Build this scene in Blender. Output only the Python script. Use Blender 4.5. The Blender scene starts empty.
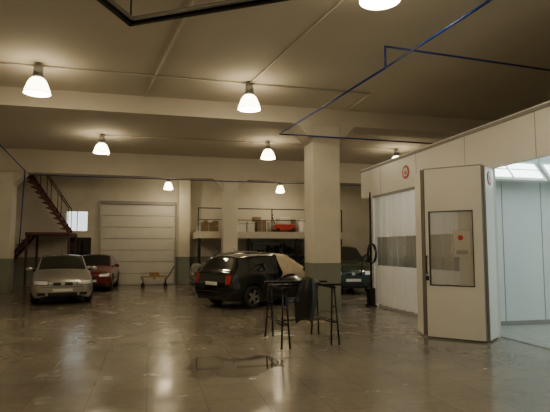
import bpy, bmesh, math, random
from mathutils import Vector, Matrix, noise
from mathutils.bvhtree import BVHTree
random.seed(4)
S = bpy.context.scene
R = math.radians

# ------------------------------------------------------------------ materials
MATS = {}
def mat(name, col, rough=0.5, metal=0.0, emit=None, estr=0.0, var=0.0, vscale=3.0, alpha=1.0, trans=0.0, coat=0.0, bump=0.0, transl=0.0):
    if name in MATS: return MATS[name]
    m = bpy.data.materials.new(name); m.use_nodes = True
    nt = m.node_tree; b = nt.nodes["Principled BSDF"]
    b.inputs["Base Color"].default_value = (*col, 1)
    b.inputs["Roughness"].default_value = rough
    b.inputs["Metallic"].default_value = metal
    b.inputs["Alpha"].default_value = alpha
    b.inputs["Transmission Weight"].default_value = trans
    b.inputs["Coat Weight"].default_value = coat
    if emit:
        b.inputs["Emission Color"].default_value = (*emit, 1)
        b.inputs["Emission Strength"].default_value = estr
    tc = nt.nodes.new("ShaderNodeTexCoord")
    n = nt.nodes.new("ShaderNodeTexNoise"); n.inputs["Scale"].default_value = vscale; n.inputs["Detail"].default_value = 6
    nt.links.new(tc.outputs["Object"], n.inputs["Vector"])
    if var > 0:
        r = nt.nodes.new("ShaderNodeValToRGB")
        r.color_ramp.elements[0].position = 0.3; r.color_ramp.elements[1].position = 0.7
        r.color_ramp.elements[0].color = (*[c*(1-var) for c in col], 1)
        r.color_ramp.elements[1].color = (*[min(1, c*(1+var)) for c in col], 1)
        nt.links.new(n.outputs["Fac"], r.inputs["Fac"]); nt.links.new(r.outputs["Color"], b.inputs["Base Color"])
    if bump > 0:
        bp = nt.nodes.new("ShaderNodeBump"); bp.inputs["Strength"].default_value = bump; bp.inputs["Distance"].default_value = 0.02
        nt.links.new(n.outputs["Fac"], bp.inputs["Height"]); nt.links.new(bp.outputs["Normal"], b.inputs["Normal"])
    if transl > 0:
        tr = nt.nodes.new("ShaderNodeBsdfTranslucent"); tr.inputs[0].default_value = (*col, 1)
        mx = nt.nodes.new("ShaderNodeMixShader"); mx.inputs[0].default_value = transl
        out = nt.nodes["Material Output"]
        nt.links.new(b.outputs[0], mx.inputs[1]); nt.links.new(tr.outputs[0], mx.inputs[2]); nt.links.new(mx.outputs[0], out.inputs[0])
    MATS[name] = m
    return m

def dado_mat(name, up, low, h):
    m = bpy.data.materials.new(name); m.use_nodes = True
    nt = m.node_tree; b = nt.nodes["Principled BSDF"]; b.inputs["Roughness"].default_value = 0.6
    g = nt.nodes.new("ShaderNodeNewGeometry"); sp = nt.nodes.new("ShaderNodeSeparateXYZ")
    nt.links.new(g.outputs["Position"], sp.inputs[0])
    gt = nt.nodes.new("ShaderNodeMath"); gt.operation = 'GREATER_THAN'; gt.inputs[1].default_value = h
    nt.links.new(sp.outputs["Z"], gt.inputs[0])
    mx = nt.nodes.new("ShaderNodeMixRGB"); mx.inputs[1].default_value = (*low, 1); mx.inputs[2].default_value = (*up, 1)
    nt.links.new(gt.outputs[0], mx.inputs[0])
    n = nt.nodes.new("ShaderNodeTexNoise"); n.inputs["Scale"].default_value = 1.3; n.inputs["Detail"].default_value = 8
    nt.links.new(g.outputs["Position"], n.inputs["Vector"])
    mr = nt.nodes.new("ShaderNodeMapRange"); mr.inputs[1].default_value = .3; mr.inputs[2].default_value = .7
    mr.inputs[3].default_value = .87; mr.inputs[4].default_value = 1.04
    nt.links.new(n.outputs["Fac"], mr.inputs[0])
    mu = nt.nodes.new("ShaderNodeMixRGB"); mu.blend_type = 'MULTIPLY'; mu.inputs[0].default_value = 1
    nt.links.new(mx.outputs[0], mu.inputs[1]); nt.links.new(mr.outputs[0], mu.inputs[2])
    nt.links.new(mu.outputs[0], b.inputs["Base Color"])
    MATS[name] = m
    return m

def floor_mat():
    m = bpy.data.materials.new("polished_tile_floor"); m.use_nodes = True
    nt = m.node_tree; L = nt.links; N = nt.nodes; b = N["Principled BSDF"]
    g = N.new("ShaderNodeNewGeometry")
    br = N.new("ShaderNodeTexBrick"); br.offset = 0; br.squash = 1
    br.inputs["Scale"].default_value = 1.0; br.inputs["Brick Width"].default_value = .6; br.inputs["Row Height"].default_value = .6
    br.inputs["Mortar Size"].default_value = .006; br.inputs["Mortar Smooth"].default_value = .2
    br.inputs["Color1"].default_value = (.25, .222, .175, 1); br.inputs["Color2"].default_value = (.22, .195, .155, 1)
    br.inputs["Mortar"].default_value = (.16, .14, .11, 1)
    L.new(g.outputs["Position"], br.inputs["Vector"])
    def noi(sc, det=8, dist=0):
        n = N.new("ShaderNodeTexNoise"); n.inputs["Scale"].default_value = sc; n.inputs["Detail"].default_value = det
        n.inputs["Distortion"].default_value = dist
        L.new(g.outputs["Position"], n.inputs["Vector"]); return n
    def mr(src, a, c, d, e):
        r = N.new("ShaderNodeMapRange"); r.inputs[1].default_value = a; r.inputs[2].default_value = c
        r.inputs[3].default_value = d; r.inputs[4].default_value = e; L.new(src, r.inputs[0]); return r.outputs[0]
    def mul(a, bb):
        x = N.new("ShaderNodeMixRGB"); x.blend_type = 'MULTIPLY'; x.inputs[0].default_value = 1; L.new(a, x.inputs[1]); L.new(bb, x.inputs[2]); return x.outputs[0]
    n1 = noi(.5, 5, 0); n2 = noi(10, 5)
    c = mul(br.outputs["Color"], mr(n1.outputs["Fac"], .3, .7, .78, 1.15))
    c = mul(c, mr(n2.outputs["Fac"], .3, .7, .90, 1.08))
    vs = N.new("ShaderNodeVectorMath"); vs.operation = 'DISTANCE'; vs.inputs[1].default_value = (1.1, 6.9, 0)
    L.new(g.outputs["Position"], vs.inputs[0])
    n5 = noi(2.0, 6, .2)
    ad = N.new("ShaderNodeMath"); ad.operation = 'MULTIPLY_ADD'; ad.inputs[1].default_value = 1.3
    L.new(n5.outputs["Fac"], ad.inputs[0]); L.new(vs.outputs["Value"], ad.inputs[2])
    pud = mr(ad.outputs[0], 1.12, 1.34, 1, 0)
    L.new(mul(c, mr(pud, 0, 1, 1, .38)), b.inputs["Base Color"])
    n4 = noi(1.4, 5)
    ro = N.new("ShaderNodeMath"); ro.operation = 'MULTIPLY'; L.new(mr(n4.outputs["Fac"], .35, .65, .12, .28), ro.inputs[0]); L.new(mr(pud, 0, 1, 1, .2), ro.inputs[1])
    L.new(ro.outputs[0], b.inputs["Roughness"])
    b.inputs["IOR"].default_value = 1.5
    bp = N.new("ShaderNodeBump"); bp.inputs["Strength"].default_value = .06; bp.inputs["Distance"].default_value = .01
    L.new(br.outputs["Fac"], bp.inputs["Height"]); bp.invert = True
    L.new(bp.outputs["Normal"], b.inputs["Normal"])
    return m

M_floor = floor_mat()
M_ceil = mat("painted_concrete_ceiling", (.60, .55, .45), .8, var=.05, vscale=.6, bump=.08)
M_beam = mat("painted_beam", (.61, .56, .47), .8, var=.05, vscale=.8)
M_wall = dado_mat("wall_paint_dado", (.70, .66, .56), (.22, .24, .20), 1.22)
M_white = mat("booth_white_panel", (.84, .83, .77), .35, var=.03, vscale=1)
M_boothin = mat("booth_interior_enamel", (.72, .78, .78), .3, var=.02, vscale=1)
M_black = mat("black_rubber", (.015, .015, .016), .5, var=.2)
M_blackm = mat("black_metal", (.02, .02, .022), .35, metal=.6, var=.2)
M_grey = mat("grey_metal", (.35, .35, .34), .35, metal=.8, var=.1)
M_seal = mat("grey_seal", (.30, .29, .27), .5, var=.05)
M_blue = mat("blue_air_pipe", (.008, .03, .20), .4, var=.1)
M_cond = mat("painted_conduit", (.62, .57, .48), .6, var=.05)
M_red = mat("red_paint", (.50, .03, .02), .4, var=.1)
M_stair = mat("oxide_red_steel", (.085, .022, .017), .5, var=.3)
M_wood = mat("pallet_wood", (.30, .18, .08), .7, var=.3, vscale=8)
M_card = mat("cardboard", (.22, .16, .10), .8, var=.15)
M_roll = mat("roll_door_steel", (.58, .58, .54), .5, metal=.1, var=.04)
M_glassd = mat("car_glass", (.012, .015, .015), .05, coat=1)
M_tire = mat("tire_rubber", (.018, .018, .018), .7, var=.2)
M_rim = mat("alloy_rim", (.55, .55, .56), .3, metal=.9)
M_tail = mat("tail_lamp_red", (.35, .01, .01), .2, coat=1)
M_head = mat("headlamp_clear", (.80, .82, .84), .12, metal=.1, coat=1)
M_plate = mat("licence_plate", (.8, .8, .78), .4, var=.05)
M_cloth = mat("masking_paper", (.66, .56, .40), .8, var=.12, vscale=6)
M_lampglow = mat("prismatic_lamp_glass", (.9, .85, .7), .3, emit=(1, .82, .53), estr=15)
M_tube = mat("booth_tube_glow", (1, 1, 1), .3, emit=(.85, 1, 1), estr=6)
M_day = mat("daylight_glass", (.9, .95, 1), .3, emit=(.85, .95, 1), estr=1.6)
M_plast = mat("curtain_white_pvc", (.88, .87, .82), .45, var=.03, transl=.4)
M_clear = mat("curtain_clear_pvc", (.40, .45, .47), .15, alpha=.5)
M_pane = mat("door_window_pane", (.50, .48, .42), .06, alpha=.38, coat=1)
M_green = mat("green_plastic", (.03, .22, .10), .5, var=.1)

# ------------------------------------------------------------------ builder
class B:
    def __init__(s): s.bm = bmesh.new(); s.mats = []
    def mi(s, m):
        if m not in s.mats: s.mats.append(m)
        return s.mats.index(m)
    def _fin(s, geom_faces, m, smooth=False):
        i = s.mi(m)
        for f in geom_faces: f.material_index = i; f.smooth = smooth
    def box(s, x0, x1, y0, y1, z0, z1, m, bev=0, M=None):
        r = bmesh.ops.create_cube(s.bm, size=1)
        T = Matrix.Translation(((x0+x1)/2, (y0+y1)/2, (z0+z1)/2)) @ Matrix.Diagonal((abs(x1-x0), abs(y1-y0), abs(z1-z0), 1))
        if M: T = M @ T
        bmesh.ops.transform(s.bm, matrix=T, verts=r["verts"])
        fs = set(f for v in r["verts"] for f in v.link_faces)
        s._fin(fs, m)
        if bev:
            es = set(e for f in fs for e in f.edges)
            rr = bmesh.ops.bevel(s.bm, geom=list(es), offset=bev, segments=2, affect='EDGES', profile=.5)
            s._fin(rr["faces"], m, False)
        return s
    def cyl(s, p0, p1, r, m, r2=None, seg=12, M=None, caps=True):
        p0 = Vector(p0); p1 = Vector(p1); d = p1-p0
        q = d.to_track_quat('Z', 'Y').to_matrix().to_4x4()
        rr = bmesh.ops.create_cone(s.bm, cap_ends=caps, segments=seg, radius1=r, radius2=r if r2 is None else r2, depth=d.length)
        T = Matrix.Translation((p0+p1)/2) @ q
        if M: T = M @ T
        bmesh.ops.transform(s.bm, matrix=T, verts=rr["verts"])
        fs = set(f for v in rr["verts"] for f in v.link_faces)
        i = s.mi(m)
        for f in fs: f.material_index = i; f.smooth = len(f.verts) == 4
        return s
    def sph(s, p, r, m, sc=(1, 1, 1), M=None, seg=14):
        rr = bmesh.ops.create_uvsphere(s.bm, u_segments=seg, v_segments=max(6, seg//2), radius=r)
        T = Matrix.Translation(p) @ Matrix.Diagonal((*sc, 1))
        if M: T = M @ T
        bmesh.ops.transform(s.bm, matrix=T, verts=rr["verts"])
        s._fin(set(f for v in rr["verts"] for f in v.link_faces), m, True)
        return s
    def tube(s, pts, r, m, seg=10):
        for a, b in zip(pts[:-1], pts[1:]): s.cyl(a, b, r, m, seg=seg)
        for p in pts[1:-1]: s.sph(p, r*1.02, m, seg=10)
        return s
    def lathe(s, prof, m, c=(0, 0, 0), seg=28, M=None):
        rings = []
        for (rad, z) in prof:
            rings.append([s.bm.verts.new((M @ Vector((c[0]+rad*math.cos(2*math.pi*k/seg), c[1]+rad*math.sin(2*math.pi*k/seg), c[2]+z))) if M else
                          (c[0]+rad*math.cos(2*math.pi*k/seg), c[1]+rad*math.sin(2*math.pi*k/seg), c[2]+z)) for k in range(seg)])
        i = s.mi(m)
        for a, b in zip(rings[:-1], rings[1:]):
            for k in range(seg):
                f = s.bm.faces.new((a[k], a[(k+1) % seg], b[(k+1) % seg], b[k])); f.material_index = i; f.smooth = True
        return s
    def grid(s, fn, nu, nv, m, smooth=True):
        vs = [[s.bm.verts.new(fn(i/nu, j/nv)) for j in range(nv+1)] for i in range(nu+1)]
        for i in range(nu):
            for j in range(nv):
                mm = m(i/nu, (j+.5)/nv) if callable(m) else m
                f = s.bm.faces.new((vs[i][j], vs[i+1][j], vs[i+1][j+1], vs[i][j+1])); f.material_index = s.mi(mm); f.smooth = smooth
        return s
    def quad(s, pts, m):
        f = s.bm.faces.new([s.bm.verts.new(p) for p in pts]); f.material_index = s.mi(m); return s
    def obj(s, name, parent=None, M=None):
        me = bpy.data.meshes.new(name); s.bm.to_mesh(me); s.bm.free()
        for m in s.mats: me.materials.append(m)
        o = bpy.data.objects.new(name, me); S.collection.objects.link(o)
        if M: o.matrix_world = M
        if parent: o.parent = parent
        return o
def empty(name, M=None):
    o = bpy.data.objects.new(name, None); o.empty_display_size = .2; S.collection.objects.link(o)
    if M: o.matrix_world = M
    return o

# ------------------------------------------------------------------ room shell
X0, X1, Y0, Y1, H = -6.6, 12.0, -4.0, 22.8, 5.2
B().box(X0-.2, X1+.2, Y0-.2, Y1+.2, -.2, 0, M_floor).obj("floor")
B().box(X0-.2, X1+.2, Y0-.2, Y1+.2, H, H+.2, M_ceil).obj("ceiling")
B().box(X0-.2, X0, Y0, Y1, 0, H, M_wall).obj("wall_left")
B().box(X1, X1+.2, Y0, Y1, 0, H, M_wall).obj("wall_right")
B().box(X0, X1, Y0-.2, Y0, 0, H, M_wall).obj("wall_front")
wx0, wx1, wz0, wz1 = -3.5, -2.6, 2.3, 3.2
dx0, dx1, dz1 = -2.05, 1.05, 3.5
wk = empty("wall_back")
for i, q in enumerate(((X0, wx0, 0, H), (wx0, wx1, 0, wz0), (wx0, wx1, wz1, H), (wx1, X1, 0, H))):
    B().box(q[0], q[1], Y1, Y1+.2, q[2], q[3], M_wall).obj("panel_%d" % (i+1), wk)
w = B(); w.box(wx0, wx1, Y1+.1, Y1+.14, wz0, wz1, M_day)
for a in (wx0, (wx0+wx1)/2-.02, wx1-.04): w.box(a, a+.04, Y1+.05, Y1+.1, wz0, wz1, M_white)
for a in (wz0, wz1-.04): w.box(wx0, wx1, Y1+.05, Y1+.1, a, a+.04, M_white)
w.obj("window_1")
d = B()
n = 7
for i in range(n):
    z = dz1*i/n
    d.box(dx0, dx1, Y1-.09, Y1-.04, z+.01, z+dz1/n-.01, M_roll, .012)
d.box(dx0, dx1, Y1-.05, Y1-.01, 0, dz1, M_seal)
for x in (dx0-.06, dx1): d.box(x, x+.06, Y1-.12, Y1-.01, 0, dz1+.1, M_grey)
d.box(dx0-.06, dx1+.06, Y1-.16, Y1-.01, dz1, dz1+.14, M_seal)
d.box(dx0+.2, dx0+.5, Y1-.115, Y1-.085, 1.0, 1.08, M_black)
d.obj("door_1")
dd = B(); dd.box(-3.35, -2.45, Y1-.06, Y1-.01, 0, 2.05, M_blackm, .01); dd.box(-3.25, -2.55, Y1-.07, Y1-.055, 1.1, 1.9, M_glassd)
dd.cyl((-2.55, Y1-.1, 1.0), (-2.55, Y1-.06, 1.0), .02, M_grey); dd.obj("door_2")

B().box(X0, X1, 12.05, 12.8, 4.78, H, M_beam).obj("beam")
B().box(X0, X1, 19.7, 20.3, 4.35, H, M_beam).obj("beam")
def column(x, y, w, top, cap, name="column"):
    b = B(); h = w/2
    b.box(x-h, x+h, y-h, y+h, 0, top, M_wall, .015)
    if cap:
        i = b.mi(M_beam)
        for sx in (-1, 1):
            A = [(x+sx*h, y-h, top-.45), (x+sx*h, y+h, top-.45), (x+sx*(h+.42), y+h, top), (x+sx*(h+.42), y-h, top), (x+sx*h, y-h, top), (x+sx*h, y+h, top)]
            v = [b.bm.verts.new(p) for p in A]
            for q in ((0, 1, 2, 3), (0, 3, 4), (1, 5, 2), (4, 3, 2, 5)):
                f = b.bm.faces.new([v[k] for k in q]); f.material_index = i
    bmesh.ops.recalc_face_normals(b.bm, faces=b.bm.faces)
    return b.obj(name)
column(4.37, 12.42, .74, 4.78, True)
column(3.1, 20, .58, 4.35, True)
column(-5.15, 20, .6, 4.35, True)
column(1.45, 22.5, .5, 4.9, False, "pilaster")
column(10.5, 20, .58, 4.35, True)

# ------------------------------------------------------------------ spray booth
bp = empty("spray_booth")
bx = 6.1
b = B()
b.box(bx, bx+.08, 2.6, 13.8, 3.07, 3.86, M_white)
b.box(bx, 11.95, 2.6, 13.8, 3.87, 3.93, M_white)
b.box(bx, bx+.08, 2.6, 4.0, 0, 3.07, M_white)
b.box(bx, bx+.08, 7.92, 9.0, 0, 3.07, M_white)
b.box(bx, bx+.12, 13.0, 13.12, 0, 3.07, M_white)
b.box(bx+.08, 11.95, 13.72, 13.8, 3.07, 3.86, M_white)
b.box(bx+.08, 11.95, 2.6, 2.68, 0, 3.86, M_white)
for y in (4.9, 6.8, 8.7, 10.6, 12.5): b.box(bx-.004, bx, y, y+.01, 3.07, 3.86, M_seal)
b.box(bx-.02, bx+.1, 2.6, 13.8, 3.84, 3.9, M_seal)
b.obj("shell", bp)
b = B()
b.box(bx+.08, 11.9, 9.0, 9.08, 0, 3.8, M_boothin)
b.box(11.84, 11.9, 2.7, 9.0, 0, 3.8, M_boothin)
b.box(bx+.08, 11.84, 2.7, 9.0, 3.74, 3.8, M_boothin)
for i in range(1, 6):
    x = bx+.08+i*.97
    b.box(x, x+.008, 8.99, 9.0, 0, 3.74, M_seal)
b.box(bx+.1, 11.84, 8.97, 9.0, 0, .1, M_seal)
b.obj("interior_panels", bp)
b = B(); b.box(bx+.08, 11.84, 2.7, 9.0, .0, .012, mat("booth_floor_grate", (.36, .37, .34), .45, var=.15, vscale=5))
b.obj("interior_floor", bp)
T = Matrix.Translation((0, 8.78, 3.18)) @ Matrix.Rotation(R(-38), 4, 'X')
b = B()
for k in range(3):
    x = 6.35+k*1.7
    b.box(x, x+1.6, -.04, .02, -.28, .28, M_white, M=T)
    for q in range(2):
        b.box(x+.08+q*.76, x+.76+q*.76, -.055, -.042, -.2, .2, M_tube, M=T)
        b.box(x+.08+q*.76, x+.76+q*.76, -.07, -.055, -.012, .012, M_white, M=T)
b.obj("luminaires", bp)
def area(name, loc, rot, sx, sy, e, col, parent):
    l = bpy.data.lights.new(name, 'AREA'); l.shape = 'RECTANGLE'; l.size = sx; l.size_y = sy; l.energy = e; l.color = col
    o = bpy.data.objects.new(name, l); S.collection.objects.link(o); o.location = loc; o.rotation_euler = rot; o.parent = parent
    return o
area("booth_ceiling_light", (8.9, 5.9, 3.7), (0, 0, 0), 4.5, 4.5, 95, (.88, 1, .97), bp)
area("curtain_fill_light", (8.0, 11.2, 3.7), (0, 0, 0), 2.2, 3, 55, (1, .95, .85), bp)  # added fill lamp behind the strip curtain, brightens it from inside
b = B(); b.box(6.8, 9.2, 9.6, 12.8, 3.78, 3.86, M_white)
for y in (10.2, 12.0): b.box(6.9, 9.1, y, y+.15, 3.76, 3.78, M_tube)
b.obj("added_fill_luminaire", bp)  # invented housing and glowing tubes to go with the curtain fill

cu = B()
def cf(u, v):
    y = 9.02+u*3.95
    return (bx+.05+(.055*math.sin(u*2*math.pi*12+1.2*math.sin(u*17))+.02*math.sin(u*57))*(.6+.4*(1-v)), y, .06+v*3.0)
def cm(u, v):
    z = .06+v*3.0
    return M_clear if 1.1 < z < 1.88 else M_plast
cu.grid(cf, 260, 31, cm)
cu.box(bx-.03, bx+.03, 9.02, 12.98, 3.0, 3.06, M_seal)
cu.obj("strip_curtain")
def logo(M, r):
    b = B(); b.cyl((0, 0, 0), (0, 0, .012), r, M_red, seg=32, M=M); b.cyl((0, 0, .012), (0, 0, .016), r*.62, M_plate, seg=32, M=M)
    b.cyl((0, 0, .016), (0, 0, .02), r*.42, M_red, seg=24, M=M); b.box(0, r*.6, -r*.12, r*.12, .015, .022, M_plate, M=M)
    return b
logo(Matrix.Translation((bx-.001, 11.1, 3.47)) @ Matrix.Rotation(R(-90), 4, 'Y'), .17).obj("round_sign")

dr = empty("booth_door")
def leaf(name, a, c, win):
    a = Vector((*a, 0)); c = Vector((*c, 0)); L = (c-a).length; ang = math.atan2(c.y-a.y, c.x-a.x)
    M = Matrix.Translation(a) @ Matrix.Rotation(ang, 4, 'Z')
    b = B(); t = .03; z0, z1 = .03, 3.04
    if win:
        wa, wc, za, zc = .07, L-.16, .93, 2.26
        b.box(.01, wa, -t, t, z0, z1, M_white, M=M); b.box(wc, L-.01, -t, t, z0, z1, M_white, M=M)
        b.box(wa, wc, -t, t, z0, za, M_white, M=M); b.box(wa, wc, -t, t, zc, z1, M_white, M=M)
        g = .016
        b.box(wa, wc, -t-.006, t+.006, za, za+g, M_black, M=M); b.box(wa, wc, -t-.006, t+.006, zc-g, zc, M_black, M=M)
        b.box(wa, wa+g, -t-.006, t+.006, za, zc, M_black, M=M); b.box(wc-g, wc, -t-.006, t+.006, za, zc, M_black, M=M)
        b.box(wa+g, wc-g, -.005, .005, za+g, zc-g, M_pane, M=M)
        b.box(wc-.34, wc-.06, -.012, -.006, 1.44, 1.90, mat("notice_paper", (.52, .49, .42), .6), M=M)
        b.cyl((wc-.22, -.02, 1.78), (wc-.22, -.012, 1.78), .045, M_red, seg=24, M=M)
        b.box(wc-.30, wc-.1, -.014, -.011, 1.49, 1.56, M_seal, M=M)
        b.tube([(M @ Vector((.035, -t, 1.15))), (M @ Vector((.035, -t-.06, 1.15))), (M @ Vector((.035, -t-.06, 1.45))), (M @ Vector((.035, -t, 1.45)))], .012, M_black)
        b.box(.01, .06, -t-.02, -t, 1.02, 1.1, M_black, M=M)
        b.box(0, L, -t-.003, t+.003, 3.03, 3.05, M_seal, M=M); b.box(0, L, -t-.003, t+.003, .01, .03, M_black, M=M)
        b.box(L-.01, L, -t-.003, t+.003, .03, 3.04, M_seal, M=M); b.box(0, .01, -t-.003, t+.003, .03, 3.04, M_black, M=M)
    else:
        b.box(.02, L-.02, -t, t, z0, z1, M_white, M=M)
        b.box(.0, .02, -t-.002, t+.002, z0, z1, M_seal, M=M)
        if name == "leaf_2":
            Q = M @ Matrix.Translation((L*.5, -t, 2.84)) @ Matrix.Rotation(R(90), 4, 'X')
            b.cyl((0, 0, 0), (0, 0, .01), .13, M_red, seg=28, M=Q); b.cyl((0, 0, .01), (0, 0, .014), .08, M_plate, seg=24, M=Q); b.cyl((0, 0, .014), (0, 0, .018), .055, M_red, seg=24, M=Q)
    return b.obj(name, dr)
leaf("leaf_1", (4.87, 8.2), (5.56, 7.48), True)
leaf("leaf_2", (5.6, 7.50), (6.05, 7.86), False)
leaf("leaf_3", (4.86, 8.25), (5.08, 8.85), False)

# hose stand next to curtain
st = B()
SX, SY = .17, -.5
def sp(x, y, z): return (x+SX, y+SY, z)
st.box(5.66+SX, 5.90+SX, 13.28+SY, 13.56+SY, 0, .05, M_black, .01); st.box(5.70+SX, 5.88+SX, 13.32+SY, 13.52+SY, .05, .5, M_blackm, .02)
st.cyl(sp(5.80, 13.42, .5), sp(5.80, 13.42, 3.0), .03, M_blackm)
st.tube([sp(5.80, 13.42, 3.0), sp(5.7, 13.2, 3.12), sp(5.6, 13.0, 2.95)], .022, M_blackm)
pts = []
for i in range(25):
    t = i/24
    pts.append(sp(5.6+.16*math.sin(t*5)*t, 13.0+.3*t, 2.95-2.2*t+.22*math.sin(t*9)))
st.tube(pts, .02, M_black)
for k in range(3):
    pts = [sp(5.76+.12*math.cos(a), 13.3-.04*k, 1.45+.26*math.sin(a)) for a in [2*math.pi*i/16 for i in range(17)]]
    st.tube(pts, .018, M_black, seg=8)
st.obj("air_hose_stand")

# ------------------------------------------------------------------ lamps
def hbl(x, y, ztop, rod=0, e=95, k=1.0):
    p = empty("high_bay_lamp", Matrix.Translation((x, y, ztop)))
    b = B(); z = -rod
    b.cyl((0, 0, 0), (0, 0, -.03), .05, M_grey)
    b.cyl((0, 0, 0), (0, 0, z-.1), .012, M_grey)
    b.cyl((0, 0, z-.06), (0, 0, z-.26), .085*k, M_grey, r2=.10*k)
    b.cyl((0, 0, z-.26), (0, 0, z-.30), .12*k, M_grey)
    b.obj("ballast", p)
    g = B()
    g.lathe([(.10*k, z-.30), (.15*k, z-.34), (.19*k, z-.42), (.235*k, z-.55), (.25*k, z-.60)], M_lampglow)
    g.obj("glass_skirt", p)
    g = B(); g.lathe([(.252*k, z-.598), (.258*k, z-.605), (.252*k, z-.615), (.245*k, z-.605)], M_grey); g.sph((0, 0, z-.42), .06*k, M_lampglow, (1, 1, 1.5)); g.obj("rim_and_bulb", p)
    l = bpy.data.lights.new("bulb_light", 'POINT'); l.energy = e; l.color = (1, .82, .55); l.shadow_soft_size = .09
    o = bpy.data.objects.new("bulb_light", l); S.collection.objects.link(o); o.parent = p; o.location = (0, 0, z-.62)
for (x, y, e) in ((-2.19, 10.35, 85), (2.03, 10.45, 85), (-1.55, 16.5, 48), (3.8, 16.2, 48), (8.6, 16.3, 48), (2.65, 5.36, 75), (-2.0, 4.0, 35), (1.0, -.5, 30)):
    hbl(x, y, H, 0, e)
hbl(5.55, 21.3, H, .55, 22, .8); hbl(.7, 21.3, H, .55, 35, .8)

# ------------------------------------------------------------------ ceiling services
def pipe(name, pts, r, m): return B().tube([Vector(p) for p in pts], r, m).obj(name)
pipe("compressed_air_pipe", [(3.95, 2.5, 4.45), (3.75, 4.78, 4.45), (3.57, 7.07, 4.45), (3.1, 11.95, 4.45), (7.7, 11.95, 4.42), (11.9, 11.95, 4.42)], .018, M_blue)
pipe("compressed_air_pipe", [(3.57, 7.07, 4.45), (3.57, 7.07, 4.8), (6.8, 7.07, 4.68), (11.9, 7.0, 4.68)], .017, M_blue)
pipe("compressed_air_pipe", [(-3.9, 13.0, 4.45), (-4.45, 19.62, 4.4), (-4.55, 19.64, 1.4)], .02, M_blue)
pipe("compressed_air_pipe", [(-4.3, 19.64, 4.25), (11.9, 19.64, 4.25)], .016, M_blue)
pipe("electrical_conduit", [(-6.5, 10.4, 5.17), (4.9, 10.5, 5.17), (4.9, 11.98, 5.17)], .018, M_cond)
pipe("electrical_conduit", [(2.03, 10.5, 5.17), (2.64, 6.5, 5.17), (2.9, 3, 5.17)], .018, M_cond)
pipe("electrical_conduit", [(-.18, 12.0, 5.17), (.56, 6.9, 5.17), (.9, 3, 5.17)], .018, M_cond)
pipe("electrical_conduit", [(-1.55, 16.5, 5.17), (8.6, 16.3, 5.17)], .018, M_cond)

fr = B()
u1 = Vector((1.66, -1.06, 0)).normalized(); u2 = Vector((-.33, -.6, 0)).normalized(); c0 = Vector((-.31, 6.7, 4.6))
cs = [c0, c0+u1*2.3, c0+u1*2.3+u2*1.25, c0+u2*1.25]
for i in range(4):
    a, c = cs[i], cs[(i+1) % 4]; L = (c-a).length; ang = math.atan2(c.y-a.y, c.x-a.x)
    M = Matrix.Translation(a) @ Matrix.Rotation(ang, 4, 'Z')
    fr.box(-.03, L+.03, -.03, .03, -.05, .05, M_blackm, M=M); fr.box(.1, L-.1, -.11, -.07, -.03, .0, M_rim, M=M)
for c in cs: fr.cyl(c, (c.x, c.y, H), .012, M_blackm)
fr.obj("hanging_rail_frame")

# ------------------------------------------------------------------ stairs + mezzanine
s = B()
n = 11
for i in range(n):
    t = i/(n-1); x = -3.25-1.4*t; z = 2.35+2.0*t
    s.box(x-.12, x+.12, 20.75, 21.55, z-.02, z+.02, M_stair)
for y in (20.72, 21.56):
    s.quad([(-3.05, y, 2.1), (-3.05, y, 2.3), (-4.75, y, 4.75), (-4.75, y, 4.5)], M_stair)
    s.quad([(-3.05, y+.03, 2.1), (-3.05, y+.03, 2.3), (-4.75, y+.03, 4.75), (-4.75, y+.03, 4.5)], M_stair)
    s.tube([(-3.1, y, 3.15), (-4.3, y, 4.95)], .02, M_stair)
    for t in (0, .33, .66, 1): s.cyl((-3.1-1.2*t, y, 2.3+1.75*t), (-3.1-1.2*t, y, 3.15+1.8*t), .015, M_stair)
s.box(-4.6, -3.0, 20.7, 22.7, 2.1, 2.2, M_stair)
for (x, y) in ((-4.55, 20.75), (-3.05, 20.75), (-4.55, 22.6), (-3.05, 22.6)): s.box(x-.04, x+.04, y-.04, y+.04, 0, 2.1, M_stair)
for i in range(11):
    t = i/10; s.box(-6.2+1.5*t-.12, -6.2+1.5*t+.12, 21.7, 22.5, .2+1.9*t-.02, .2+1.9*t+.02, M_stair)
for y in (21.68, 22.52):
    s.quad([(-6.4, y, 0), (-6.2, y, 0), (-4.6, y, 2.05), (-4.6, y, 2.25)], M_stair)
s.obj("steel_staircase")

m = B()
m.box(1.85, 8.2, 20.55, 22.7, 2.0, 2.28, M_wall)
for x in (1.95, 4.0, 6.1, 8.1): m.box(x-.06, x+.06, 20.6, 20.72, 0, 2.0, M_blackm)
m.obj("storage_mezzanine")
m = B()
for x in (1.9, 3.5, 5.0, 6.6, 8.15): m.box(x-.02, x+.02, 20.58, 20.62, 2.28, 3.25, M_blackm)
m.box(1.88, 8.17, 20.58, 20.62, 3.22, 3.26, M_blackm); m.box(1.88, 8.17, 20.585, 20.615, 2.75, 2.78, M_blackm)
m.obj("safety_railing")
def crate(x, y, z, sx, sy, sz, mm, name):
    b = B(); b.box(x, x+sx, y, y+sy, z, z+sz, mm, .01); b.box(x+sx*.45, x+sx*.55, y-.003, y+sy+.003, z+.01, z+sz+.003, M_seal)
    b.box(x+.02, x+sx-.02, y-.006, y, z+sz*.8, z+sz*.83, M_black); b.obj(name)
crate(2.1, 21.2, 2.285, .6, .5, .4, M_card, "cardboard_box"); crate(3.7, 21.3, 2.285, .7, .6, .45, M_plate, "cardboard_box")
crate(4.5, 21.2, 2.285, .4, .5, .5, M_card, "cardboard_box"); crate(6.6, 21.3, 2.285, .7, .5, .6, M_plate, "cardboard_box")
b = B()
x = 2.0
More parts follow.
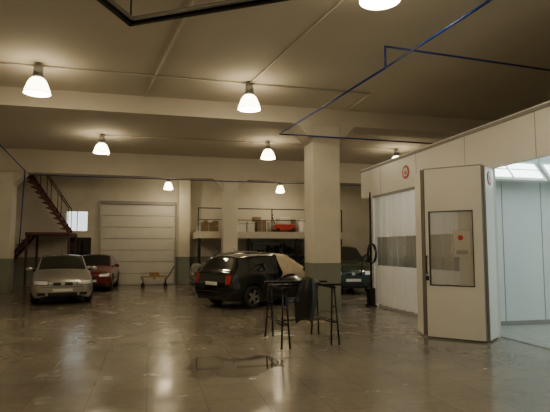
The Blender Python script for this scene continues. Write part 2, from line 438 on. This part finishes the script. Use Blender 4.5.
while x < 8.0:
    w_ = random.uniform(.15, .55); h = random.uniform(.2, .8); mm = random.choice([M_black, M_seal, M_card, M_plate, M_stair, M_black])
    if random.random() < .35: b.cyl((x+w_/2, 22.3, 2.285), (x+w_/2, 22.3, 2.285+h), w_*.4, mm, seg=16); b.cyl((x+w_/2, 22.3, 2.285+h), (x+w_/2, 22.3, 2.3+h), w_*.36, M_seal, seg=16)
    else:
        b.box(x, x+w_, 22.1, 22.5, 2.285, 2.285+h, mm, .01); b.box(x+.02, x+w_-.02, 22.09, 22.1, 2.3+h*.5, 2.3+h*.6, M_seal)
    x += w_+random.uniform(.03, .3)
b.obj("stored_parts")
b = B(); b.box(5.3, 6.2, 21.1, 21.7, 2.4, 2.62, M_red, .04); b.box(5.45, 6.0, 21.15, 21.6, 2.62, 2.95, M_plate, .05)
for x in (5.4, 6.1):
    for y in (21.12, 21.68): b.cyl((x, y-.03, 2.385), (x, y+.03, 2.385), .10, M_tire, seg=16)
b.tube([(5.35, 21.4, 2.6), (5.2, 21.4, 3.0), (5.2, 21.2, 3.05)], .02, M_blackm); b.obj("portable_compressor")
rk = empty("shelf_rack")
b = B()
for x in (4.4, 5.9, 7.6):
    for y in (21.9, 22.5): b.box(x-.03, x+.03, y-.03, y+.03, 0, 1.85, M_blackm)
for z in (.3, .8, 1.3, 1.8): b.box(4.37, 7.63, 21.88, 22.53, z, z+.03, M_grey)
b.obj("frame", rk)
tn = B()
for z in (.33, .83, 1.33):
    x = 4.5
    while x < 7.4:
        w_ = random.uniform(.12, .3); h = random.uniform(.15, .4)
        mm = random.choice([M_green, M_stair, M_card, M_seal, M_black, M_black])
        tn.cyl((x+w_/2, 22.2, z), (x+w_/2, 22.2, z+h), w_/2, mm, seg=14); x += w_+.04
tn.obj("paint_tins", rk)
b = B()
for i in range(5): b.box(-.35, .75, 20.9+i*.17, 21.02+i*.17, .42, .45, M_wood)
for x in (-.33, .16, .66): b.box(x, x+.08, 20.9, 21.7, .34, .42, M_wood)
for x in (-.25, .65):
    for y in (21.0, 21.6): b.cyl((x, y, .1), (x, y, .34), .02, M_blackm); b.cyl((x, y-.03, .08), (x, y+.03, .08), .08, M_black, seg=16)
b.tube([(.75, 21.3, .4), (1.0, 21.3, .85), (1.0, 21.1, .85)], .02, M_blackm); b.box(0, .4, 21.1, 21.5, .45, .6, M_wood, .01)
b.obj("wooden_cart")

def tyre(b, c, axis='Z', r=.31, w_=.2, M=None):
    prof = [(r*.6, -w_/2), (r*.9, -w_/2), (r, -w_*.3), (r, w_*.3), (r*.9, w_/2), (r*.6, w_/2), (r*.6, -w_/2)]
    Q = Matrix.Translation(c)
    if axis == 'Y': Q = Q @ Matrix.Rotation(R(90), 4, 'X')
    if M: Q = M @ Q
    b.lathe(prof, M_tire, seg=24, M=Q)

# ------------------------------------------------------------------ work stand with fender
def trestle(x, y0, y1, root):
    b = B(); r = .015
    b.box(x-.025, x+.025, y0+.05, y1-.05, .92, .96, M_blackm)
    for y, dy in ((y0+.1, -.08), (y1-.1, .08)):
        for sx in (-1, 1):
            b.cyl((x+sx*.02, y, .93), (x+sx*.07, y+dy, .02), r, M_blackm)
            b.cyl((x+sx*.07, y+dy, 0), (x+sx*.07, y+dy, .03), r*1.3, M_black)
        b.cyl((x-.05, y+dy*.6, .36), (x+.05, y+dy*.6, .36), r*.8, M_blackm)
        b.cyl((x-.04, y+dy*.35, .62), (x+.04, y+dy*.35, .62), r*.8, M_blackm)
    for sx in (-1, 1): b.cyl((x+sx*.05, y0+.05, .36), (x+sx*.05, y1-.05, .36), r*.8, M_blackm)
    return b.obj("leg_frame", root)
ws = empty("work_stand")
trestle(2.14, 7.85, 9.05, ws); trestle(3.02, 7.95, 9.05, ws)
b = B(); b.box(2.02, 3.2, 8.05, 8.11, .965, 1.0, M_blackm); b.box(2.02, 3.2, 8.84, 8.90, .965, 1.0, M_blackm)
b.cyl((2.14, 8.45, .36), (3.02, 8.45, .36), .013, M_blackm)
b.obj("support_bars", ws)
M_fend = mat("black_primed_panel", (.015, .015, .017), .3, var=.2, coat=.5)
b = B()
def ff(u, v):
    a = (v-.5)*2
    wd = .20+.05*math.cos(u*3)
    x = 2.56 + (u-.5)*2*wd*(1-.25*abs(a)) + .04*a
    y = 7.97 - .07*math.cos((u-.5)*3) + .12*max(0, v-.75)
    z = .32 + .78*v + .03*math.sin(u*6) - .10*max(0, abs(u-.5)-.3)*2*(1 if v > .5 else -1)
    if v < .25: z += .12*math.sin(u*math.pi)*(1-v*4)
    return (x, y, z)
b.grid(ff, 16, 16, M_fend)
b.grid(lambda u, v: (2.36+u*.42, 7.96+v*.75, 1.045+.05*math.sin(v*3)+.03*math.sin(u*5)), 10, 10, M_fend)
o = b.obj("car_fender"); sm = o.modifiers.new("th", 'SOLIDIFY'); sm.thickness = .01

# ------------------------------------------------------------------ cars
def paint(name, col, rough=.25, metal=.3): return mat(name, col, rough, metal=metal, coat=.8)
base = [
 (0.00, .26, .48, .62, .655, .67, .60, .72, .74, .68, .40),
 (0.10, .20, .52, .69, .735, .755, .80, .90, .91, .85, .50),
 (0.35, .19, .56, .77, .82, .84, .88, .98, .98, .90, .54),
 (0.80, .19, .60, .85, .90, .92, .90, 1.0, .99, .92, .60),
 (1.06, .19, .62, .89, .945, .965, .90, 1.0, .99, .92, .78),
 (1.14, .19, .62, .90, .97, .995, .90, 1.0, .99, .92, .80),
 (1.86, .19, .63, .93, 1.375, 1.42, .90, 1.0, .99, .92, .70),
 (1.95, .19, .63, .93, 1.39, 1.435, .90, 1.0, .99, .92, .69),
 (2.40, .19, .64, .94, 1.40, 1.445, .90, 1.0, .99, .92, .69),
 (2.50, .19, .64, .94, 1.40, 1.445, .90, 1.0, .99, .92, .69)]
STN = {
 "hatch": base + [
 (3.25, .19, .65, .955, 1.385, 1.435, .90, 1.0, .99, .92, .69),
 (3.42, .19, .66, .96, 1.375, 1.425, .90, 1.0, .99, .92, .69),
 (3.78, .20, .67, .965, 1.335, 1.385, .88, .99, .98, .91, .68),
 (4.02, .21, .67, .95, 1.00, 1.02, .87, .98, .97, .90, .76),
 (4.07, .22, .65, .91, .965, .98, .86, .97, .965, .89, .74),
 (4.12, .24, .60, .80, .86, .875, .82, .95, .94, .87, .68),
 (4.15, .30, .52, .66, .70, .71, .72, .88, .89, .80, .56)],
 "sedan": base + [
 (3.15, .19, .66, .965, 1.33, 1.385, .90, 1.0, .99, .92, .67),
 (3.28, .19, .66, .965, 1.29, 1.34, .90, 1.0, .99, .92, .67),
 (3.68, .19, .67, .98, 1.05, 1.075, .89, .99, .98, .91, .70),
 (3.76, .20, .67, .98, 1.02, 1.04, .88, .985, .975, .90, .68),
 (4.04, .22, .67, .96, 1.0, 1.02, .86, .97, .965, .89, .66),
 (4.11, .24, .62, .90, .94, .955, .82, .94, .94, .86, .62),
 (4.15, .30, .54, .74, .78, .79, .70, .84, .86, .78, .50)]}
def car(name, M, L, W, Hh, P, kind="hatch"):
    root = empty(name, M)
    hw = W/2; k = Hh/1.44; f = L/4.15
    bm = bmesh.new(); ring = []; cl = bm.edges.layers.float.new("crease_edge")
    for s_ in STN[kind]:
        x = L/2 - s_[0]*f
        zb, zs, zbe, zre, zt = [z*k for z in s_[1:6]]
        wl, wm, ws, wb_, wr = [w_*hw for w_ in s_[6:]]
        zm = zb+(zs-zb)*.5
        half = [(0, zb), (wl, zb), (wm, zm), (ws, zs), (wb_*1.025, zbe-.035), (wb_, zbe),
                (wb_+(wr-wb_)*.08, zbe+(zre-zbe)*.08), (wb_+(wr-wb_)*.84, zbe+(zre-zbe)*.88), (wr, zre), (wr*.55, zt-.008), (0, zt)]
        pts = half + [(-y, z) for (y, z) in half[-2:0:-1]]
        ring.append([bm.verts.new((x, y, z)) for y, z in pts])
    n = len(ring[0]); N = len(ring)
    for a in range(N-1):
        for j in range(n):
            fc = bm.faces.new((ring[a][j], ring[a][(j+1) % n], ring[a+1][(j+1) % n], ring[a+1][j])); fc.smooth = True
            jj = j if j < 10 else n-1-j
            g = 0
            if jj == 0: g = 2
            if jj == 6 and a in (5, 6, 7, 9): g = 1
            if jj == 6 and a == 8: g = 2
            if jj == 6 and kind == "sedan" and a in (10, 11): g = 1
            if jj in (8, 9) and a == 5: g = 1
            if jj in (8, 9) and a == (12 if kind != "sedan" else 11): g = 1
            fc.material_index = g
    bm.faces.new(ring[0]); bm.faces.new(list(reversed(ring[-1])))
    vid = {v: (a, j if j <= 10 else n-j) for a, r in enumerate(ring) for j, v in enumerate(r)}
    for e in bm.edges:
        (a, j), (c, q) = vid[e.verts[0]], vid[e.verts[1]]
        cr = 0
        if j == q:
            if j in (6, 7): cr = .8 if min(a, c) >= 5 else .1
            if j == 5: cr = .5
            if j == 8: cr = .35
            if j == 1: cr = .6
            if j == 3: cr = .2
        elif a == c:
            if a == 5 and min(j, q) >= 6: cr = .8
            if a == 6 and min(j, q) >= 6: cr = .55
            if a in (8, 9, 10, 11) and min(j, q) == 6: cr = .9
            if kind != "sedan" and a in (12, 13) and min(j, q) >= 7: cr = .6
            if kind == "sedan" and a in (11, 12) and min(j, q) >= 7: cr = .6
            if a == 4 and min(j, q) >= 6: cr = .3
            if a in (0, N-1): cr = .35
            if kind == "sedan" and a == N-3: cr = .4
        e[cl] = cr
    bmesh.ops.recalc_face_normals(bm, faces=bm.faces)
    me = bpy.data.meshes.new("body"); bm.to_mesh(me); bm.free()
    for q in [P, M_glassd, M_black]: me.materials.append(q)
    o = bpy.data.objects.new("body", me); S.collection.objects.link(o)
    o.modifiers.new("ss", 'SUBSURF').levels = 3
    wx = (L/2-.80*f, L/2-3.37*f); wr = .31
    cut = B()
    for x in wx:
        for sy in (-1, 1): cut.cyl((x, sy*(hw-.26), wr), (x, sy*(hw+.2), wr), wr+.05, M_black, seg=32)
    co = cut.obj("cutter_tmp")
    bo = o.modifiers.new("b", 'BOOLEAN'); bo.object = co; bo.operation = 'DIFFERENCE'; bo.solver = 'EXACT'; bo.material_mode = 'TRANSFER'
    bpy.context.view_layer.update()
    dg = bpy.context.evaluated_depsgraph_get()
    nm = bpy.data.meshes.new_from_object(o.evaluated_get(dg), preserve_all_data_layers=True, depsgraph=dg)
    o.modifiers.clear(); o.data = nm
    bpy.data.objects.remove(co)
    o.parent = root; o.matrix_parent_inverse = Matrix.Identity(4)
    bv = BVHTree.FromPolygons([v.co.copy() for v in nm.vertices], [list(p_.vertices) for p_ in nm.polygons])
    for i, x in enumerate(wx):
        for sy in (-1, 1):
            b = B(); Q = Matrix.Translation((x, sy*(hw-.12), wr)) @ Matrix.Rotation(R(90), 4, 'X')
            tyre(b, (0, 0, 0), 'Z', wr, .2, Q)
            b.cyl((0, 0, -.06), (0, 0, .06), wr*.64, M_blackm, seg=24, M=Q)
            for a in range(5):
                an = a*2*math.pi/5
                b.box(0, wr*.62, -.035, .035, -.085, .085, M_rim, M=Q @ Matrix.Rotation(an, 4, 'Z'))
            b.cyl((0, 0, -.09), (0, 0, .09), wr*.17, M_rim, seg=16, M=Q)
            b.lathe([(wr*.60, -.095), (wr*.66, -.10), (wr*.66, .10), (wr*.60, .095), (wr*.60, -.095)], M_rim, M=Q)
            b.obj("wheel", root)
    def patch(pm, axis, a0, a1, z0, z1, off=.008, nn=6, sl=0):
        b = B()
        def fn(u, v):
            a = a0+(a1-a0)*u; z = z0+(z1-z0)*v + sl*u
            if axis in ('F', 'R'):
                sg = 1 if axis == 'F' else -1
                h = bv.ray_cast(Vector((sg*(L), a, z)), Vector((-sg, 0, 0)))
            else:
                sg = 1 if axis == 'l' else -1
                h = bv.ray_cast(Vector((a, sg*3, z)), Vector((0, -sg, 0)))
            p = h[0] if h[0] else Vector((sg*L/2*.95, a, z)) if axis in ('F', 'R') else Vector((a, sg*hw*.9, z))
            return p + (Vector((sg*off, 0, 0)) if axis in ('F', 'R') else Vector((0, sg*off, 0)))
        b.grid(fn, nn, nn, pm); return b.obj("trim", root)
    for sy in (-1, 1):
        patch(M_black, 'F', sy*hw*.44, sy*hw*.90, .575*k, .71*k, .006, 8, .02)
        patch(M_head, 'F', sy*hw*.46, sy*hw*.88, .59*k, .695*k, .012, 8, .02)
        patch(M_black, 'F', sy*hw*.52, sy*hw*.76, .29*k, .37*k)
        if kind != "sedan": patch(M_tail, 'R', sy*hw*.68, sy*hw*.88, .66*k, .90*k)
        else: patch(M_tail, 'R', sy*hw*.5, sy*hw*.84, .68*k, .84*k)
    patch(M_black, 'F', -hw*.30, hw*.30, .57*k, .66*k); patch(M_rim, 'F', -hw*.06, hw*.06, .58*k, .65*k, .014)
    patch(M_black, 'F', -hw*.45, hw*.45, .26*k, .37*k); patch(M_black, 'F', -hw*.8, hw*.8, .525*k, .535*k, .006, 8)
    patch(M_plate, 'F', -.26, .26, .40*k, .48*k, .02); patch(M_plate, 'R', -.26, .26, .62*k, .71*k, .02)
    patch(M_black, 'R', -hw*.85, hw*.85, .44*k, .47*k)
    for s_ in ('l', 'r'):
        for xd in (1.22, 2.45, 3.2): patch(M_black, s_, L/2-xd*f-.004, L/2-xd*f+.004, .26*k, .90*k, .003, 8)
        patch(M_black, s_, L/2-2.92*f, L/2-1.25*f, .46*k, .50*k, .008, 12)
        patch(M_black, s_, L/2-2.38*f, L/2-2.2*f, .80*k, .825*k, .02, 4)
    for sy in (-1, 1):
        b = B(); b.sph((L/2-1.42*f, sy*(hw+.07), .99*k), .10, P, (.7, 1, .7)); b.cyl((L/2-1.45*f, sy*(hw*.86), .95*k), (L/2-1.42*f, sy*(hw+.05), .98*k), .025, M_black); b.obj("mirror", root)
    b = B()
    b.cyl((L/2-3.2*f, 0, 1.40*k), (L/2-3.4*f, 0, 1.58*k), .006, M_black); b.obj("aerial", root)
    return root, bv

def place(x, y, heading): return Matrix.Translation((x, y, 0)) @ Matrix.Rotation(heading, 4, 'Z')
P_silver = paint("silver_car_paint", (.42, .42, .40), .28, .6)
P_black = paint("black_car_paint", (.006, .007, .010), .12, .1)
P_redc = paint("red_car_paint", (.17, .012, .010), .25, .2)
P_green = paint("dark_green_car_paint", (.015, .04, .035), .2, .3)
P_dark = paint("dark_blue_car_paint", (.012, .014, .02), .2, .3)
car("silver_sedan", place(-2.72, 17.3, R(-80)), 4.35, 1.70, 1.40, P_silver, "sedan")
car("red_car", place(-2.05, 20.95, R(-92)), 3.4, 1.55, 1.36, P_redc)
hb, bv = car("black_hatchback", place(3.38, 14.45, math.atan2(.49, .87)), 4.05, 1.73, 1.44, P_black)
car("dark_green_minivan", place(7.0, 18.0, R(-98)), 4.2, 1.8, 1.68, P_green)
car("dark_sedan", place(3.6, 18.2, R(6)), 4.2, 1.7, 1.50, P_dark, "sedan")

L_, hw_ = 4.05, .865
b = B()
def drape(u, v):
    x = L_/2 - (.9+1.45*u) + .08*math.sin(v*9)
    y = -(hw_+.02) + v*1.75
    hang = 0
    if v < .12:
        y = -(hw_+.03) - .015*math.sin(u*20); hang = (.12-v)/.12
    h = bv.ray_cast(Vector((x, max(-hw_*.86, min(hw_*.86, y)), 3)), Vector((0, 0, -1)))
    z = (h[0].z if h[0] else .9)+.018+.014*noise.noise(Vector((u*9, v*9, 0)))
    if v < .12: z = .95-.35*hang*(.6+.4*math.sin(u*5+1))
    return (x, y, z)
b.grid(drape, 40, 40, M_cloth)
o = b.obj("masking_sheet", hb)
o.matrix_parent_inverse = Matrix.Identity(4)

w = bpy.data.worlds.new("world"); S.world = w; w.use_nodes = True
w.node_tree.nodes["Background"].inputs[0].default_value = (.5, .6, .7, 1); w.node_tree.nodes["Background"].inputs[1].default_value = .3
cd = bpy.data.cameras.new("camera"); cam = bpy.data.objects.new("camera", cd); S.collection.objects.link(cam)
cd.sensor_width = 36; cd.lens = 36*500/550; cam.location = (0, 0, 1.6); cam.rotation_euler = (R(94.8), 0, R(-14))
S.camera = cam
